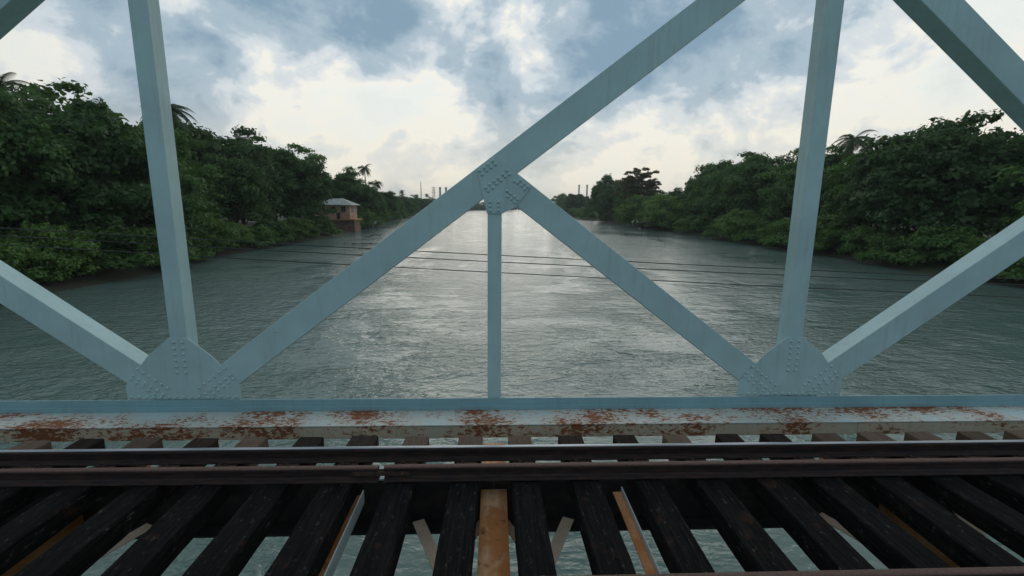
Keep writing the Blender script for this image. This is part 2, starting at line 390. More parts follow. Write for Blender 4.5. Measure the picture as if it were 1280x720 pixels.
# bottom chord: front web, rusted top ledge, upright back plate and the box behind
bm = bmesh.new(); box(bm, (-14, 6.0, Z(-3.2)), (14, 6.03, Z(-3.018)), .003); chord = bpart('bottom_chord', bm, M['web'])
def chord_part(name, a, b, mt, bev=.003):
    bm = bmesh.new(); box(bm, a, b, bev); return bpart(name, bm, M[mt], chord)
chord_part('ledge_plate', (-14, 5.985, Z(-3.016)), (14, 6.476, Z(-3.0)), 'ledge')
chord_part('back_plate', (-14, 6.478, Z(-3.2)), (14, 6.494, Z(-2.825)), 'steel_chord')
chord_part('edge_angle', (-14, 6.455, Z(-2.998)), (14, 6.477, Z(-2.93)), 'steel_chord')
chord_part('outer_plate', (-14, YF + dk + .01, Z(-3.2)), (14, YF + dk + .026, Z(-2.99)), 'steel_chord')
for x in np.arange(-13, 14, 2.6): chord_part('splice_plate', (x, 5.991, Z(-3.195)), (x + 1.25, 5.999, Z(-3.03)), 'web', .002)
# rivets and gussets
rb = bmesh.new(); bmesh.ops.create_uvsphere(rb, u_segments=10, v_segments=6, radius=0.0235)
for v in list(rb.verts): v.co = Vector((v.co.x, v.co.z * .8 if False else v.co.y * .85, v.co.z))
rivet_me = bpy.data.meshes.new('rivet'); rb.to_mesh(rivet_me); rb.free(); rivet_me.materials.append(M['steel'])
for p in rivet_me.polygons: p.use_smooth = True
def rivet(parent, x, z, y):
    o = bpy.data.objects.new('rivet', rivet_me); C.objects.link(o); o.parent = parent
    o.location = (x, y, Z(z))
def gpx(cx, cy): return 560 + cx / 7.2, 180 + cy / 7.2
RIV = [(285,240),(325,215),(363,185),(402,155),(308,275),(347,240),(387,210),(428,183),(338,395),(375,365),(413,335),(452,310),(490,275),(530,238),
       (362,422),(400,395),(438,360),(477,328),(516,295),(555,272),(597,335),(630,350),(660,378),(692,408),(652,330),(685,358),(717,385),
       (530,422),(562,447),(597,475),(628,500),(536,472),(570,495),(602,525),(380,522),(380,560),(380,600),(453,522),(453,560),(453,600)]
RIVW = [atY(*gpx(*q), YF - .014) for q in RIV]
GP = [(-0.244, .452), (-0.108, -.125), (0.101, -.125), (0.292, -.035), (0.487, .222), (0.315, .405), (0.262, .50), (0.03, .655)]
def gusset(xc, sgn=1):
    bm = bmesh.new(); prism(bm, [(xc + sgn * x, Z(z)) for x, z in GP], YF - .014, YF - .001, .003)
    g = bpart('gusset_plate', bm, M['steel'])
    for p in RIVW: rivet(g, xc + sgn * p.x, p.z - ZC, YF - .014)
for xc, s in ((0, 1), (-2 * PX, 1), (2 * PX, -1)): gusset(xc, s)
for xc in (-PX, PX):                                           # feet of the long diagonals
    poly = [(-.80, -2.815), (.80, -2.815), (.80, -2.60), (.44, -2.16), (.13, -1.90), (-.13, -1.90), (-.44, -2.16), (-.80, -2.60)]
    bm = bmesh.new(); prism(bm, [(xc + x, Z(z)) for x, z in poly], YF - .014, YF - .001, .003); g = bpart('gusset_plate', bm, M['steel'])
    for k in range(6):
        for s in (-1, 1):
            for o in (-.13, -.06, .06): rivet(g, xc + s * (.26 + .076 * k - o * .6), -2.72 + .057 * k + o * .8 + .03, YF - .014)
    for k in range(15): rivet(g, xc - .74 + .105 * k, -2.78, YF - .014)
    for k in range(6):
        for s in (-.06, .06): rivet(g, xc + s, -1.96 - .09 * k, YF - .014)
# floor beams, stringers, ties, lateral braces
def ibeam_y(x, y0, y1, top, depth, wf, mt, name):
    bm = bmesh.new(); tf = .02
    box(bm, (x - wf / 2, y0, Z(top - tf)), (x + wf / 2, y1, Z(top)), .003)
    box(bm, (x - .009, y0, Z(top - depth + tf + .001)), (x + .009, y1, Z(top - tf - .001)))
    box(bm, (x - wf / 2, y0, Z(top - depth)), (x + wf / 2, y1, Z(top - depth + tf)), .003)
    return bpart(name, bm, M[mt])
for x in (-2 * PX, -PX, 0, PX, 2 * PX): ibeam_y(x, 0.6, 5.7, -3.12, .62, .285, 'beam', 'floor_beam')
for yc in (4.70, 2.80):
    for x0, x1 in zip((-2 * PX, -PX, 0, PX), (-PX, 0, PX, 2 * PX)):
        bm = bmesh.new()
        box(bm, (x0 + .0005, yc - .012, Z(-3.52)), (x1 - .0005, yc + .012, Z(-2.986)))
        box(bm, (x0 + .14, yc - .17, Z(-3.545)), (x1 - .14, yc + .17, Z(-3.522)), .003)
        s = bpart('stringer', bm, M['stringer'])
        bm = bmesh.new(); box(bm, (x0 + .004, yc - .03, Z(-2.984)), (x1 - .004, yc + .22, Z(-2.965)), .003); bpart('top_flange', bm, M['flange'], s)
for xf in (-2 * PX, -PX, 0, PX):
    for k in (1.36, PX - 1.40):
        x = xf + k; bm = bmesh.new()
        box(bm, (x - .075, 2.98, Z(-3.062)), (x + .012, 4.51, Z(-3.05)), .002)
        ct = bpart('cross_tie', bm, M['beam']); bm = bmesh.new(); box(bm, (x + .014, 2.98, Z(-3.14)), (x + .026, 4.51, Z(-2.99)), .002); bpart('tie_flange', bm, M['flange'], ct)
def bar(name, a, b, w, th, mt):
    a, b = Vector(a), Vector(b); d = (b - a).normalized(); n = Vector((-d.y, d.x, 0)).normalized() * (w / 2); u = Vector((0, 0, th))
    bm = bmesh.new(); lo = [bm.verts.new(p) for p in (a - n, b - n, b + n, a + n)]; hi = [bm.verts.new(p + u) for p in (a - n, b - n, b + n, a + n)]
    bm.faces.new(lo[::-1]); bm.faces.new(hi)
    for i in range(4): bm.faces.new((lo[i], lo[(i + 1) % 4], hi[(i + 1) % 4], hi[i]))
    return bpart(name, bm, M[mt])
for xf in (-2 * PX, -PX, 0, PX, 2 * PX):
    for s in (-1, 1):
        bar('lateral_brace', (xf + s * .82, 4.55, Z(-3.40)), (xf + s * .10, 2.95, Z(-3.40)), .125, .012, 'brace')
        bar('lateral_brace', (xf + s * .12, 4.55, Z(-3.425)), (xf + s * .86, 2.95, Z(-3.425)), .095, .012, 'brace')
print('bridge done')

# ------------------------------------------------------------------ the track
R_TOP = -2.59
def rail_prof(): # (y,z) relative to head top centre
    h = [(.0, 0), (.020, -.001), (.030, -.006), (.0335, -.014), (.0335, -.036), (.012, -.046), (.008, -.06), (.008, -.112), (.02, -.121), (.0675, -.131), (.0685, -.143)]
    return h + [(-y, z) for y, z in h[::-1][:-1]]
def rail(name, x0, x1, y, top, mt, label, cat, group=None, tilt=0.0):
    bm = bmesh.new(); extr_x(bm, rail_prof(), x0, x1); o = obj(name, bm, M[mt], loc=(0, y, Z(top))); o.rotation_euler.z = tilt
    return tag(o, label, cat, group)
rail('rail', -12, 12, 4.675, R_TOP, 'rail', 'shiny-topped running rail nearest the truss side of the bridge', 'rail')
rail('rail', -12, 12, 2.84, R_TOP, 'guard', 'rust-brown running rail at the bottom edge of the view, nearest the viewer', 'rail')
rail('guard_rail', -1.10, 12, 4.315, R_TOP - .003, 'guard', 'long brown rusty guard rail just inside the far running rail', 'guard rail')
rail('guard_rail', -12, -1.16, 4.315, R_TOP - .012, 'guard', 'shorter rusty guard rail beyond the joint, towards the left', 'guard rail', tilt=-0.004)
bm = bmesh.new()
box(bm, (-1.42, -.030, -.1), (-.84, -.012, -.055), .004); box(bm, (-1.42, .012, -.1), (-.84, .030, -.055), .004)
for k in (-1.34, -1.21, -1.05, -.92): tube(bm, [(k, -.05, -.078), (k, .05, -.078)], .013, 6)
tag(obj('fish_plate', bm, M['plate'], loc=(0, 4.315, Z(R_TOP))), 'bolted rusty fish plate joining the two guard rails', 'fish plate')
random.seed(4)
plate_bm = bmesh.new(); box(plate_bm, (-.11, -.17, 0), (.11, .17, .014), .003)
plate_me = bpy.data.meshes.new('bearing_plate'); plate_bm.to_mesh(plate_me); plate_bm.free(); plate_me.materials.append(M['plate'])
def clip_mesh():
    bm = bmesh.new(); pts = []
    for k in range(13):
        a = -0.3 * PI + k / 12 * 1.75 * PI; pts.append((math.cos(a) * .038, .115 + math.sin(a) * .045, .030 + .018 * math.sin(a * .9 + .4)))
    pts.append((.034, .062, .036)); tube(bm, pts, .008, 6)
    me = bpy.data.meshes.new('rail_clip'); bm.to_mesh(me); bm.free(); me.materials.append(M['plate'])
    for p in me.polygons: p.use_smooth = True
    return me
clip_me = clip_mesh()
ONES = 'first second third fourth fifth sixth seventh eighth ninth tenth eleventh twelfth thirteenth fourteenth fifteenth sixteenth seventeenth eighteenth nineteenth'.split()
NTH = ONES + [w for t, tt in (('twenty', 'twentieth'), ('thirty', 'thirtieth'), ('forty', 'fortieth'), ('fifty', 'fiftieth'), ('sixty', 'sixtieth'), ('seventy', 'seventieth')) for w in [tt] + [t + '-' + o for o in ONES[:9]]]
def sleeper(x, label):
    w = random.uniform(.265, .315); L0 = -2.55 + random.uniform(-.05, .05); L1 = .545 + .9 + random.uniform(-.05, .05)
    bm = bmesh.new(); n = 16; rows = []
    yc = 3.775
    for i in range(n + 1):
        y = -1.42 + (2.86 + random.uniform(-.015, .015) * 0) * i / n; j = lambda s: random.uniform(-s, s)
        rows.append([bm.verts.new((sx * w / 2 + j(.003), y, z + j(.0015))) for sx, z in ((-1, -.2), (-1, -.012), (-.93, 0), (.93, 0), (1, -.012), (1, -.2))])
    for a, b in zip(rows, rows[1:]):
        for k in range(6): bm.faces.new((a[k], a[(k + 1) % 6], b[(k + 1) % 6], b[k]))
    bm.faces.new(rows[0]); bm.faces.new(rows[-1][::-1]); bmesh.ops.recalc_face_normals(bm, faces=bm.faces)
    o = obj('sleeper', bm, M['timber'], loc=(x + random.uniform(-.02, .02), yc + random.uniform(-.02, .03), Z(-2.75) + random.uniform(-.006, 0)))
    o.rotation_euler.z = random.uniform(-.022, .022)
    tag(o, label, 'sleeper', 'timber sleepers across the bridge track')
    for yy in (4.675 - yc, 2.84 - yc):
        p = bpy.data.objects.new('bearing_plate', plate_me); C.objects.link(p); p.parent = o; p.location = (0, yy, .001)
        for s in (-1, 1):
            c = bpy.data.objects.new('rail_clip', clip_me); C.objects.link(c); c.parent = p; c.location = (0.02 * s, 0, 0)
            c.rotation_euler.z = 0 if s > 0 else PI
for k in range(14):
    for s in (1, -1):
        side = 'right' if s > 0 else 'left'
        sleeper(s * (k + .5) * .6275, f'dark weathered timber sleeper, {NTH[k]} to the {side} of the rusty central floor beam')

# ------------------------------------------------------------------ cables beside the bridge
for (p0, p1), lab in zip((((520, 314), (842, 330)), ((508, 322), (842, 338)), ((491, 334), (842, 352))),
                         ('uppermost of the three black cables strung across the river', 'middle one of the three black cables strung across the river', 'lowest of the three black cables strung across the river')):
    a, b = atY(*p0, 9.0), atY(*p1, 9.0); s = (b.z - a.z) / (b.x - a.x); A = .00045; xm = (a.x + b.x) / 2; x0 = xm - s / (2 * A)
    zf = lambda x: (a.z + b.z) / 2 + A * ((x - x0) ** 2 - (xm - x0) ** 2)
    bm = bmesh.new(); tube(bm, [(x, 9.0, zf(x)) for x in np.linspace(-62, 78, 71)], .009, 6)
    tag(obj('cable', bm, M['cable'], smooth=True), lab, 'cable', 'cables strung beside the bridge')

# ------------------------------------------------------------------ trees
def quads_mesh(name, cen, nor, size, rs, aspect=1.5):
    """leaf sprays: one bent quad pair per leaf clump"""
    n = len(cen); nor = nor / np.linalg.norm(nor, axis=1, keepdims=True)
    r = rs.normal(size=(n, 3)); u = np.cross(nor, r); u /= np.linalg.norm(u, axis=1, keepdims=True); v = np.cross(nor, u)
    s = size[:, None]; a = u * s * aspect * .5; b = v * s * .5
    V = np.stack([cen - a, cen - b * .9 + nor * s * .12, cen + a, cen + b * .9 + nor * s * .12], 1).reshape(-1, 3)
    me = bpy.data.meshes.new(name); me.vertices.add(4 * n); me.vertices.foreach_set('co', V.ravel().astype(np.float32))
    me.loops.add(4 * n); me.loops.foreach_set('vertex_index', np.arange(4 * n, dtype=np.int32)); me.polygons.add(n)
    me.polygons.foreach_set('loop_start', np.arange(0, 4 * n, 4, dtype=np.int32)); me.update(calc_edges=True); me.validate(); return me
def crown_points(rs, clumps, per, leaf):
    cs, ns, ss = [], [], []
    for (c, r) in clumps:
        k = max(12, int(per * r * r)); d = rs.normal(size=(k, 3)); d /= np.linalg.norm(d, axis=1, keepdims=True)
        d[:, 2] = np.where(d[:, 2] < -.35, -d[:, 2] * .6, d[:, 2]); rad = r * (1 - np.abs(rs.normal(size=k)) * .28) * (1 + .25 * np.sin(d[:, 0] * 5 + d[:, 1] * 4 + c[0]))
        cs.append(np.array(c) + d * rad[:, None] * (1, 1, .72)); ns.append(d + rs.normal(size=(k, 3)) * .55 + (0, 0, .25)); ss.append(leaf * rs.uniform(.6, 1.4, k))
    return np.concatenate(cs), np.concatenate(ns), np.concatenate(ss)
def proto_tree(seed, h, rx, base, nclump, rclump, per, leaf, shape='dome', limbs=9):
    """returns trunk mesh and crown mesh for a tree h metres tall with crown radius rx starting at height base"""
    rs = np.random.RandomState(seed); clumps = []; rz = (h - base) / 2; cz = base + rz
    lobes = rs.normal(size=(7, 3)); lobes /= np.linalg.norm(lobes, axis=1, keepdims=True)
    for _ in range(nclump):
        d = rs.normal(size=3); d /= np.linalg.norm(d)
        if shape == 'dome' and d[2] < -.75: d[2] *= -.5
        f = rs.uniform(.55, .95) if rs.rand() < .82 else rs.uniform(.1, .55)
        f *= .80 + .28 * max(0, (lobes @ d).max()) ** 3 * 1.2
        w = 1.0
        if shape == 'dome': w = 1.0 if d[2] > 0 else 1.0 / max(.45, math.sqrt(max(.05, 1 - d[2] ** 2)))
        if shape == 'tall': w = .75 + .35 * math.sin(3 * d[2] + seed)
        c = (d[0] * rx * f * w, d[1] * rx * f * w, cz + d[2] * rz * f)
        clumps.append((c, rclump * rs.uniform(.6, 1.35)))
    cm = quads_mesh('crown', *crown_points(rs, clumps, per, leaf), rs)
    bm = bmesh.new(); tr = .022 * h
    lean = rs.uniform(-.04, .04, 2); fork = base + rz * .35
    tube(bm, [(0, 0, -1.0), (0, 0, .3), (lean[0] * fork * .5, lean[1] * fork * .5, fork * .5), (lean[0] * fork, lean[1] * fork, fork), (lean[0] * fork, lean[1] * fork, cz + rz * .3)], [tr * 1.5, tr * 1.1, tr * .85, tr * .65, tr * .2], 8)
    idx = rs.choice(len(clumps), min(limbs, len(clumps)), replace=False)
    for i in idx:
        c = clumps[i][0]; z0 = fork * rs.uniform(.55, 1.0); s = Vector((lean[0] * z0, lean[1] * z0, z0)); e = Vector(c)
        mid = s.lerp(e, .5) + Vector((rs.uniform(-.4, .4), rs.uniform(-.4, .4), .5))
        tube(bm, [s, mid, e], [tr * .45, tr * .28, tr * .07], 6)
    tm = bpy.data.meshes.new('trunk'); bm.to_mesh(tm); bm.free()
    for p in tm.polygons: p.use_smooth = True
    return tm, cm
def proto_palm(seed, h):
    rs = np.random.RandomState(seed); bm = bmesh.new(); lx, ly = rs.uniform(-.12, .12, 2) * h
    pts = [(lx * (k / 8) ** 1.6, ly * (k / 8) ** 1.6, -1 + (h + 1) * k / 8) for k in range(9)]
    tube(bm, pts, [.26 - .013 * k for k in range(9)], 8); tm = bpy.data.meshes.new('trunk'); bm.to_mesh(tm); bm.free()
    V, Fc = [], []
    for k in range(30):
        az = k * 2.4 + rs.uniform(-.2, .2); el = rs.uniform(-.5, 1.25); L = rs.uniform(3.3, 4.3); o = Vector((lx, ly, h)); d = Vector((math.cos(az), math.sin(az), 0)); prev = o
        v = Vector((math.cos(el) * d.x, math.cos(el) * d.y, math.sin(el))); side = Vector((-d.y, d.x, 0)); n = 22; st = L / n
        for i in range(n):
            v = (v + Vector((0, 0, -.085 - .02 * max(0, v.z)))).normalized(); nx = prev + v * st
            i0 = len(V); w = .035; V += [prev - side * w, prev + side * w, nx + side * w, nx - side * w]; Fc.append((i0, i0 + 1, i0 + 2, i0 + 3))
            ll = .95 * math.sin(PI * min(1, (i + 1.5) / n) ** .8) + .12
            for s in (-1, 1):
                tip = nx + side * s * ll * .72 + v * ll * .45 + Vector((0, 0, -ll * .45)); i0 = len(V)
                V += [prev, nx, tip]; Fc.append((i0, i0 + 1, i0 + 2))
            prev = nx
    cm = bpy.data.meshes.new('crown'); cm.from_pydata([tuple(p) for p in V], [], Fc); cm.update(); return tm, cm
KINDS = {}
def kind(name, meshes, leaf, bark, h):
    meshes[0].materials.append(M[bark]); meshes[1].materials.append(M[leaf]); KINDS[name] = (meshes, h)
kind('rain_tree', proto_tree(11, 20, 11, -.5, 210, 2.1, 42, .46, 'dome', 12), 'leaf_dark', 'bark', 20)
kind('round_tree', proto_tree(12, 16, 6.5, -.5, 140, 1.7, 60, .38, 'dome', 9), 'leaf_dark', 'bark', 16)
kind('leafy_tree', proto_tree(13, 18, 7, -.3, 150, 1.8, 48, .42, 'dome', 10), 'leaf_mid', 'bark', 18)
kind('tall_tree', proto_tree(14, 24, 7.5, .5, 170, 1.9, 42, .42, 'tall', 12), 'leaf_dark', 'bark', 24)
kind('airy_tree', proto_tree(15, 24, 8.2, 5.0, 200, 1.15, 90, .44, 'ball', 34), 'leaf_rust', 'bark', 24)
kind('bush', proto_tree(16, 6, 4.2, -.6, 55, 1.25, 100, .30, 'dome', 5), 'leaf_mid', 'bark', 6)
kind('pale_bush', proto_tree(17, 9, 5.2, -.4, 75, 1.5, 80, .34, 'dome', 6), 'leaf_pale', 'bark', 9)
kind('coconut_palm', proto_palm(18, 20), 'palm', 'palm_bark', 22.5)
kind('leaning_palm', proto_palm(25, 17), 'palm', 'palm_bark', 19.5)
OBJ_NAME = {'rain_tree': 'rain_tree', 'round_tree': 'broadleaf_tree', 'leafy_tree': 'broadleaf_tree', 'tall_tree': 'tall_tree', 'airy_tree': 'broadleaf_tree', 'bush': 'bush', 'pale_bush': 'bush', 'coconut_palm': 'coconut_palm', 'leaning_palm': 'coconut_palm'}
PROTO = {}
rnd = random.Random(7)
def plant(k, x, y, z, height, label, group, wide=1.0):
    (tm, cm), h = KINDS[k]; s = height / h
    root = empty(OBJ_NAME[k], (x, y, z)); root.rotation_euler.z = rnd.uniform(0, 2 * PI); root.scale = (s * wide, s * wide, s)
    if k not in PROTO:
        t = bpy.data.objects.new('trunk', tm); c = bpy.data.objects.new('crown', cm); PROTO[k] = (t, c)
    else: t, c = [o.copy() for o in PROTO[k]]
    for o in (t, c): C.objects.link(o); o.parent = root
    cat = 'palm' if 'palm' in k else 'bush' if 'bush' in k else 'tree'
    return tag(root, label, cat, group)
def plant_px(k, px, top, Y, label, group, wide=1.0, z=1.8):
    p = atY(px, top, Y); return plant(k, p.x, Y, z, max(3, p.z - z), label, group, wide)
GL, GR, GLB, GRB = 'trees on the left bank', 'trees on the right bank', 'bushes along the left waterline', 'bushes along the right waterline'
# left bank, seen past the end of the diagonal
for a in [('tall_tree', 434, 203, 172, 'tall dark tree rising right behind the pink riverside house', 1.05),
          ('rain_tree', 452, 226, 182, 'wide dark tree below the tall coconut palm on the left bank', .75),
          ('leafy_tree', 466, 236, 200, 'rounded green tree just right of the drooping short palm on the left bank', 1.1),
          ('round_tree', 480, 236, 235, 'dark green tree with the peaked crown between the palms on the left bank', 1.1),
          ('leafy_tree', 492, 243, 262, 'low spreading green tree left of the small palm on the left bank', 1.2),
          ('round_tree', 505, 244, 310, 'dense round tree under the small skyline palm on the left bank', 1.2),
          ('leafy_tree', 515, 245, 350, 'paler tree right of the small skyline palm on the left bank', 1.2),
          ('round_tree', 526, 247, 410, 'small far tree beneath the thin mast on the left bank', 1.3),
          ('leafy_tree', 536, 247, 460, 'small far tree left of the lattice pylon on the left bank', 1.3),
          ('round_tree', 547, 248, 520, 'small far tree right of the lattice pylon on the left bank', 1.3),
          ('leafy_tree', 560, 249, 560, 'small far tree below the two left chimneys', 1.3),
          ('round_tree', 574, 250, 600, 'farthest small tree on the left bank before the river bend', 1.3)]:
    plant_px(a[0], a[1], a[2], a[3], a[4], GL, a[5])
for k, px, top, Y, lab in [('coconut_palm', 457, 202, 205, 'tall coconut palm standing clear above the left bank trees'), ('leaning_palm', 469, 222, 212, 'drooping shorter coconut palm beside the tall one'),
                      ('coconut_palm', 501, 236, 380, 'small distant coconut palm on the left skyline, alone between round trees'), ('leaning_palm', 520, 241, 430, 'tiny palm on the skyline left of the thin mast'), ('coconut_palm', 534, 241, 470, 'tiny palm on the skyline between mast and pylon')]:
    plant_px(k, px, top, Y, lab, 'coconut palms on the left bank')
# right bank
for a in [('pale_bush', 703, 242, 470, 'pale bushy tree farthest along the right bank', 1.0), ('round_tree', 720, 240, 380, 'small dark tree below the two right-hand chimneys', 1.25),
          ('rain_tree', 760, 220, 262, 'big dark dome-shaped tree on the right bank', .86), ('round_tree', 773, 226, 246, 'dark round tree between the dome-shaped tree and the airy reddish tree', 1.2),
          ('airy_tree', 801, 208, 222, 'tall airy tree with reddish leaves and sky showing through', 1.25), ('leafy_tree', 790, 232, 222, 'green tree filling in under the left side of the airy reddish tree', 1.2),
          ('tall_tree', 846, 231, 196, 'dark tree behind the pale bushes, right of the airy reddish tree', 1.3), ('leafy_tree', 826, 240, 205, 'lower green tree right below the airy reddish tree', 1.2)]:
    plant_px(a[0], a[1], a[2], a[3], a[4], GR, a[5])
for px, top, Y, lab in [(805, 244, 197, 'big pale bush at the water below the airy reddish tree'), (836, 243, 172, 'big pale bush at the water right of the airy reddish tree')]:
    plant_px('pale_bush', px, top, Y, lab, GRB, 1.15, .6)
# rows along both banks: bushes at the water, trees behind them
ks = ['leafy_tree', 'round_tree', 'rain_tree', 'tall_tree', 'leafy_tree', 'round_tree']
def row(side):
    L = LB if side == 'left' else RB; sg = -1 if side == 'left' else 1; far = 640
    y = 22.0; i = 0
    while y < far:
        x = bank_x(L, y); k = 'pale_bush' if rnd.random() < .3 else 'bush'; hgt = rnd.uniform(4.0, 7.0) * (1.0 if k == 'bush' else 1.2)
        skip = side == 'left' and 128 < y < 160
        if not skip: plant(k, x + sg * rnd.uniform(1.0, 3.2), y, .3, hgt, f'riverside bush on the {side} bank, {NTH[i]} along the waterline counting from the bridge', GLB if sg < 0 else GRB, rnd.uniform(.95, 1.3)); i += 1
        y += rnd.uniform(6.0, 8.5) if y < 200 else rnd.uniform(13, 19)
    y = 20.0; i = 0
    while y < 172:
        x = bank_x(L, y); k = ks[(i * 5 + (sg > 0)) % 6]; hgt = {'leafy_tree': rnd.uniform(17, 21), 'round_tree': rnd.uniform(16, 20), 'rain_tree': rnd.uniform(19, 22), 'tall_tree': rnd.uniform(21, 25)}[k]
        if not (side == 'left' and 132 < y < 158): plant(k, x + sg * rnd.uniform(7.5, 13), y, 1.7, hgt, f'dark tree in the front row of the {side} bank, {NTH[i]} counting from the bridge', GL if sg < 0 else GR, rnd.uniform(.9, 1.15)); i += 1
        y += rnd.uniform(9, 12.5)
    y = 26.0; i = 0
    while y < 640:
        x = bank_x(L, y); k = ks[(i * 7 + 2 + (sg > 0)) % 6]; hgt = rnd.uniform(21, 26) if y < 172 else rnd.uniform(8, 16)
        plant(k, x + sg * rnd.uniform(19, 28), y, 2.2, hgt, f'tree in the back row of the {side} bank, {NTH[i]} counting from the bridge', GL if sg < 0 else GR, rnd.uniform(1.0, 1.25)); i += 1
        y += rnd.uniform(12, 16) if y < 172 else rnd.uniform(26, 36)
row('left'); row('right')
for side, i, y, off, hgt in (('left', 0, 62, 16, 23), ('left', 1, 88, 14, 26), ('left', 2, 118, 17, 24), ('right', 0, 58, 17, 22), ('right', 1, 104, 15, 25), ('right', 2, 138, 14, 24)):
    sg = -1 if side == 'left' else 1
    plant(('coconut_palm', 'leaning_palm')[i % 2], bank_x(LB if sg < 0 else RB, y) + sg * off, y, 2, hgt, f'tall coconut palm in the near {side} bank wood, {NTH[i]} counting from the bridge', 'coconut palms on both near banks')
# far wood round the bend: one mass
def far_wood():
    rs = np.random.RandomState(9); cl = []
    line = [(-150, 560), (-72, 620), (-38, 705), (35, 862), (225, 1020), (705, 1275), (1600, 1480)]
    for (x0, y0), (x1, y1) in zip(line, line[1:]):
        L = math.hypot(x1 - x0, y1 - y0); n = int(L / 3.2)
        for i in range(n):
            f = (i + rs.rand()) / n; cx, cy = x0 + (x1 - x0) * f, y0 + (y1 - y0) * f; top = 9 + 5 * math.sin(cx * .07 + cy * .03) * math.sin(cx * .021) + rs.uniform(-2, 3.5)
            for z in np.arange(1, top, 2.8): cl.append(((cx + rs.normal() * 2 - z * .1, cy + rs.normal() * 2 + z * .3, z + 1), rs.uniform(1.8, 3.2)))
    for Yr in (1150, 1500):                                          # more wood inland behind both banks
        for x in np.arange(-1500, 1500, 7.0):
            top = rs.uniform(9, 16) + 3 * math.sin(x * .03 + Yr)
            for z in np.arange(2, top, 4.5): cl.append(((x + rs.normal() * 3, Yr + 200 + abs(x) * .1 + rs.normal() * 6, z), rs.uniform(3, 5)))
    me = quads_mesh('far_wood', *crown_points(rs, cl, 4, 1.5), rs); tag(link('far_wood', me, M['leaf_dark']), 'distant dark belt of trees where the river bends', 'wood', kind='stuff')
far_wood()

# ------------------------------------------------------------------ skyline: mast, pylon, chimneys
def chimney(px, top, Y, label, r):
    p = atY(px, top, Y); b = empty('chimney', (p.x, Y, 2)); tag(b, label, 'chimney', 'power station chimneys')
    h = p.z - 2; bm = bmesh.new(); tube(bm, [(0, 0, 0), (0, 0, h * .5), (0, 0, h - 3)], [r * 1.35, r * 1.15, r], 16); obj('shaft', bm, M['stack'], b, True)
    bm = bmesh.new(); tube(bm, [(0, 0, h - 3), (0, 0, h - 2.8), (0, 0, h)], [r * 1.2, r * 1.25, r * 1.2], 16); obj('rim', bm, M['mast'], b)
for a in ((550, 234, 900, 'left chimney of the pair on the left skyline', 1.7), (557.5, 234, 900, 'right chimney of the pair on the left skyline', 1.7),
          (724, 231, 1000, 'thinner left chimney above the right bank trees', 1.5), (734, 231, 950, 'stouter right chimney above the right bank trees', 1.5)): chimney(*a)
def lattice(name, px, top, Y, w0, w1, label, cat, arms):
    p = atY(px, top, Y); h = p.z - 2; bm = bmesh.new(); n = 9; ww = lambda f: w0 + (w1 - w0) * f
    cor = [(-1, -1), (1, -1), (1, 1), (-1, 1)]
    for cx, cy in cor: tube(bm, [(cx * w0, cy * w0, 0), (cx * w1, cy * w1, h)], .16, 4)
    for i in range(n):
        f0, f1 = i / n, (i + 1) / n
        for (ax, ay), (bx, by) in zip(cor, cor[1:] + cor[:1]):
            tube(bm, [(ax * ww(f0), ay * ww(f0), h * f0), (bx * ww(f1), by * ww(f1), h * f1)], .11, 4); tube(bm, [(bx * ww(f0), by * ww(f0), h * f0), (ax * ww(f1), ay * ww(f1), h * f1)], .11, 4)
    b = empty(name, (p.x, Y, 2)); tag(b, label, cat); obj('lattice_shaft', bm, M['mast'], b)
    for f in arms:
        bm = bmesh.new(); tube(bm, [(-4.0, 0, h * f), (0, 0, h * f + 1.2), (4.0, 0, h * f)], .18, 4); tube(bm, [(-4.0, 0, h * f), (4.0, 0, h * f)], .18, 4); obj('cross_arm', bm, M['mast'], b)
lattice('pylon', 542, 234, 800, 2.6, .9, 'lattice power pylon with cross arms on the left skyline', 'pylon', (.97, .85, .73))
lattice('radio_mast', 526, 227, 700, .9, .25, 'thin radio mast on the left skyline', 'mast', ())

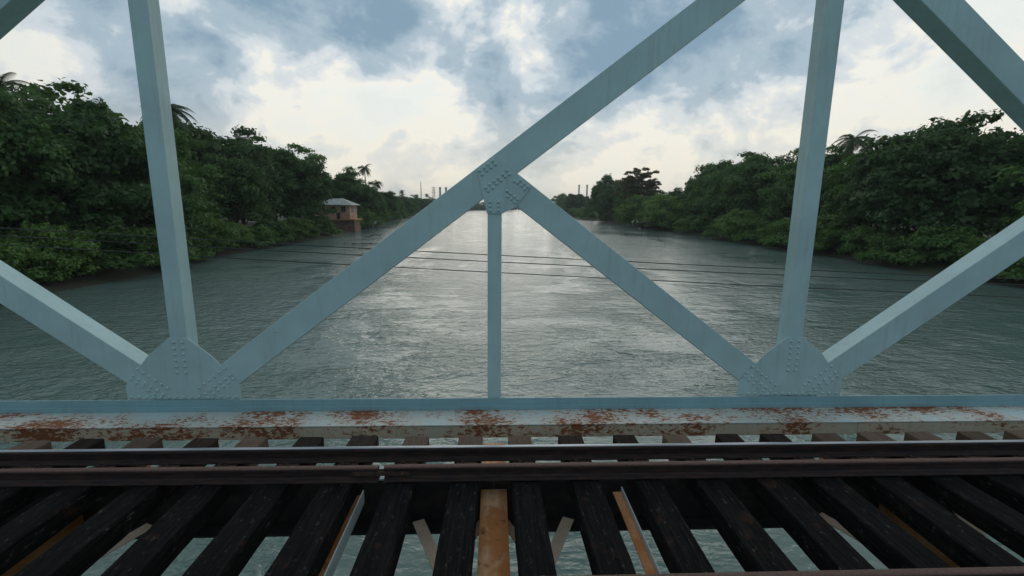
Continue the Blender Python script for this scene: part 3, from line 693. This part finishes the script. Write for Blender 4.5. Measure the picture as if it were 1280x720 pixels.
# ------------------------------------------------------------------ house on the left bank
def house():
    c = atY(448.3, 274, 147); x1 = c.x - 2.6; x0 = x1 - 11.5; y0, y1 = 147.0, 154.5; zf = c.z; ze = atY(448, 256, 147).z
    h = empty('riverside_house', (x1, y0, 0)); tag(h, 'pink rendered house with a grey sheet roof standing over the water on the left bank', 'house')
    inv = Matrix.Translation(-Vector(h.location))
    def part(name, bm, mt, parent=None):
        o = obj(name, bm, M[mt]); o.parent = parent or h
        if parent is None: o.matrix_parent_inverse = inv
        return o
    bm = bmesh.new(); box(bm, (x0, y0, zf), (x1, y1, ze)); part('wall', bm, 'wall')
    bm = bmesh.new(); box(bm, (x0 - .3, y0 - .6, zf - .35), (x1 + 1.6, y1 + .4, zf - .01)); part('floor_slab', bm, 'sill')
    bm = bmesh.new(); box(bm, (x0 + .1, y0 + .3, -2.0), (x1 + 1.0, y1 - .3, zf - .36)); part('base_wall', bm, 'brick')
    for x in (x0 + .2, x0 + 4, x0 + 8, x1 + 1.3):
        bm = bmesh.new(); box(bm, (x - .15, y0 - .45, -2.0), (x + .15, y0 - .15, zf - .36)); part('pillar', bm, 'brick')
    xm = (x0 + x1) / 2; rz = ze + 1.9
    bm = bmesh.new()
    ev = [(x0 - .8, y0 - .9, ze - .05), (x1 + .95, y0 - .9, ze - .05), (x1 + .95, y1 + .8, ze - .05), (x0 - .8, y1 + .8, ze - .05)]; ri = [(x0 + 3, (y0 + y1) / 2, rz), (x1 - 3, (y0 + y1) / 2, rz)]
    va = [bm.verts.new(p) for p in ev]; vb = [bm.verts.new((p[0], p[1], p[2] - .18)) for p in ev]; r = [bm.verts.new(p) for p in ri]
    for f in ((va[0], va[1], r[1], r[0]), (va[1], va[2], r[1]), (va[2], va[3], r[0], r[1]), (va[3], va[0], r[0]), tuple(vb[::-1])): bm.faces.new(f)
    for i in range(4): bm.faces.new((va[i], vb[i], vb[(i + 1) % 4], va[(i + 1) % 4]))
    part('roof', bm, 'roof')
    for x, w in ((x1 - 2.6, 1.3), (x1 - 5.6, 1.3), (x1 - 9.2, 1.5)):
        bm = bmesh.new(); box(bm, (x, y0 - .05, zf + 2.2), (x + w, y0 - .002, zf + 3.8)); wn = part('window', bm, 'dark')
        bm = bmesh.new(); box(bm, (x - .15, y0 - .25, zf + 2.02), (x + w + .15, y0 - .003, zf + 2.18)); part('sill', bm, 'sill', wn)
        bm = bmesh.new(); box(bm, (x + w / 2 - .04, y0 - .09, zf + 2.2), (x + w / 2 + .04, y0 - .052, zf + 3.8)); part('frame', bm, 'wall', wn)
    for y in (y0 + 2, y0 + 6.2):
        bm = bmesh.new(); box(bm, (x1 + .002, y, zf + 2.1), (x1 + .05, y + 1.6, zf + 3.7)); part('window', bm, 'dark')
    bm = bmesh.new(); box(bm, (x1 - 4.0, y0 - .04, zf), (x1 - 3.0, y0 - .002, zf + 2.0)); part('door', bm, 'dark')
    bm = bmesh.new()
    for x in np.arange(x1 - 1.8, x1 + 1.6, .45): box(bm, (x, y0 - .55, zf), (x + .06, y0 - .49, zf + .95))
    box(bm, (x1 - 1.9, y0 - .56, zf + .951), (x1 + 1.55, y0 - .48, zf + 1.03)); part('railing', bm, 'sill')
house()

# ------------------------------------------------------------------ small things at the waterline
def tarp():
    p = atY(467.5, 283, 178); bm = bmesh.new(); n = 8; g = []
    for i in range(n + 1):
        g.append([])
        for j in range(5):
            u, v = i / n, j / 4; g[-1].append(bm.verts.new((u * 1.7 - .8, .25 * math.sin(u * 7 + v * 2), 1.9 + u * .5 - v * (.5 + u * .7) + .1 * math.sin(u * 9))))
    for i in range(n):
        for j in range(4): bm.faces.new((g[i][j], g[i + 1][j], g[i + 1][j + 1], g[i][j + 1]))
    bmesh.ops.solidify(bm, geom=bm.faces[:], thickness=.02)
    b = empty('boundary_post', (p.x, p.y, 0)); tag(b, 'white cloth hung on a short post at the left waterline', 'post'); obj('cloth', bm, M['sheet'], b)
    bm = bmesh.new(); tube(bm, [(-.4, 0, -1.5), (-.4, 0, 2.1)], .09, 8); obj('post', bm, M['sheet'], b)
tarp()
EY = 176
_a = atY(788, 281.5, EY); _b = atY(799, 279.5, EY); bm = bmesh.new()
tube(bm, [(_a.x - 2.5, EY, -.6), (_a.x - .6, EY + .1, _a.z - .4), (_a.x, EY, _a.z - .17), (_b.x, EY, _b.z - .12), (_b.x + 3, EY + .5, _b.z + .4), (_b.x + 7, EY + 1, _b.z + .6)], [.12, .16, .17, .18, .2, .24], 8)
tube(bm, [(_a.x - .6, EY + .1, _a.z - .35), (_a.x - 1.3, EY - .5, _a.z + .3)], [.06, .02], 6)
tag(obj('fallen_log', bm, M['drift']), 'dark fallen log leaning from the right bank into the water under two white egrets', 'log')
def egret(px, py, label, sc, rot):
    p = atY(px, py, EY); bm = bmesh.new(); bmesh.ops.create_uvsphere(bm, u_segments=14, v_segments=10, radius=1)
    for v in bm.verts: v.co = Vector((v.co.x * .30 * (1 - .25 * v.co.x), v.co.y * .13, v.co.z * .15 + .62 - v.co.x * -.10))
    tube(bm, [(.2, 0, .66), (.34, 0, .82), (.27, 0, .98), (.36, 0, 1.12), (.46, 0, 1.12)], [.07, .045, .04, .05, .02], 8)
    for s in (-.05, .05): tube(bm, [(0, s, -.1), (.02, s, .25), (-.02, s, .52)], .014, 6)
    o = obj('egret', bm, M['white'], loc=(p.x, p.y, p.z), smooth=True); o.scale = (sc,) * 3; o.rotation_euler.z = rot; tag(o, label, 'bird', 'egrets at the right waterline')
    bm = bmesh.new(); tube(bm, [(.44, 0, 1.12), (.62, 0, 1.10)], [.018, .004], 6); obj('beak', bm, M['sill'], o)
egret(790.5, 280.5, 'white egret on the left of the two at the right waterline', 1.5, .4); egret(796.5, 279.5, 'white egret on the right of the two at the right waterline', 1.3, 2.7)
def snag():
    p = atZ(471, 297, 0); bm = bmesh.new()
    tube(bm, [(-2.6, 0, -.3), (-1.6, .2, .45), (-.4, 0, .75), (.8, -.2, .55), (1.7, 0, -.2)], [.14, .13, .12, .1, .07], 7)
    for q in ([(-1.5, .2, .45), (-1.1, .1, 1.0), (-.3, 0, 1.25)], [(-.3, 0, .7), (.3, .3, 1.1), (1.1, .2, 1.0), (1.6, .1, .5)], [(.6, -.1, .6), (1.6, -.5, .9), (2.6, -.4, .3)], [(-2.2, 0, 0), (-2.9, .3, .35), (-3.6, .2, .1)]): tube(bm, q, [.08, .06, .03, .02][:len(q)], 6)
    tag(obj('driftwood', bm, M['drift'], loc=(p.x, p.y, 0)), 'dark snagged branch sticking out of the water below the pink house', 'driftwood')
snag()
def raft(px, py, L, Wd, label):
    p = atZ(px, py, 0); rs = np.random.RandomState(int(px)); n = int(70 * L * Wd / 6); c = np.stack([rs.normal(size=n) * L / 3, rs.normal(size=n) * Wd / 3, rs.uniform(.01, .1, n)], 1)
    me = quads_mesh('weed_mat', c, rs.normal(size=(n, 3)) * .25 + (0, 0, 1), rs.uniform(.2, .5, n), rs); o = link('weed_mat', me, M['debris'], loc=(p.x, p.y, 0)); tag(o, label, 'floating weed')
raft(482, 284.5, 14, 1.2, 'thin dark drift of floating weed off the left bank'); raft(780, 281, 9, 1.6, 'dark patch of floating weed near the two egrets'); raft(462, 305, 8, .8, 'dark streak of floating weed nearest the left diagonal'); raft(832, 296, 7, .8, 'dark streak of floating weed below the pale bushes')
print('objects', len(bpy.data.objects))

# ------------------------------------------------------------------ haze over the river
hm = bpy.data.materials.new('haze'); hm.use_nodes = True; hn = NT(hm.node_tree); hn.n.remove(hn.n['Principled BSDF'])
hv = hn.node('ShaderNodeVolumePrincipled'); hv.inputs['Color'].default_value = (0.82, 0.88, 0.92, 1); hv.inputs['Density'].default_value = 0.0002; hv.inputs['Anisotropy'].default_value = 0.3
hn.l.new(hv.outputs[0], hn.n['Material Output'].inputs['Volume'])
bm = bmesh.new(); box(bm, (-3100, -500, -5), (3100, 3300, 62)); tag(obj('haze', bm, hm), kind='stuff')
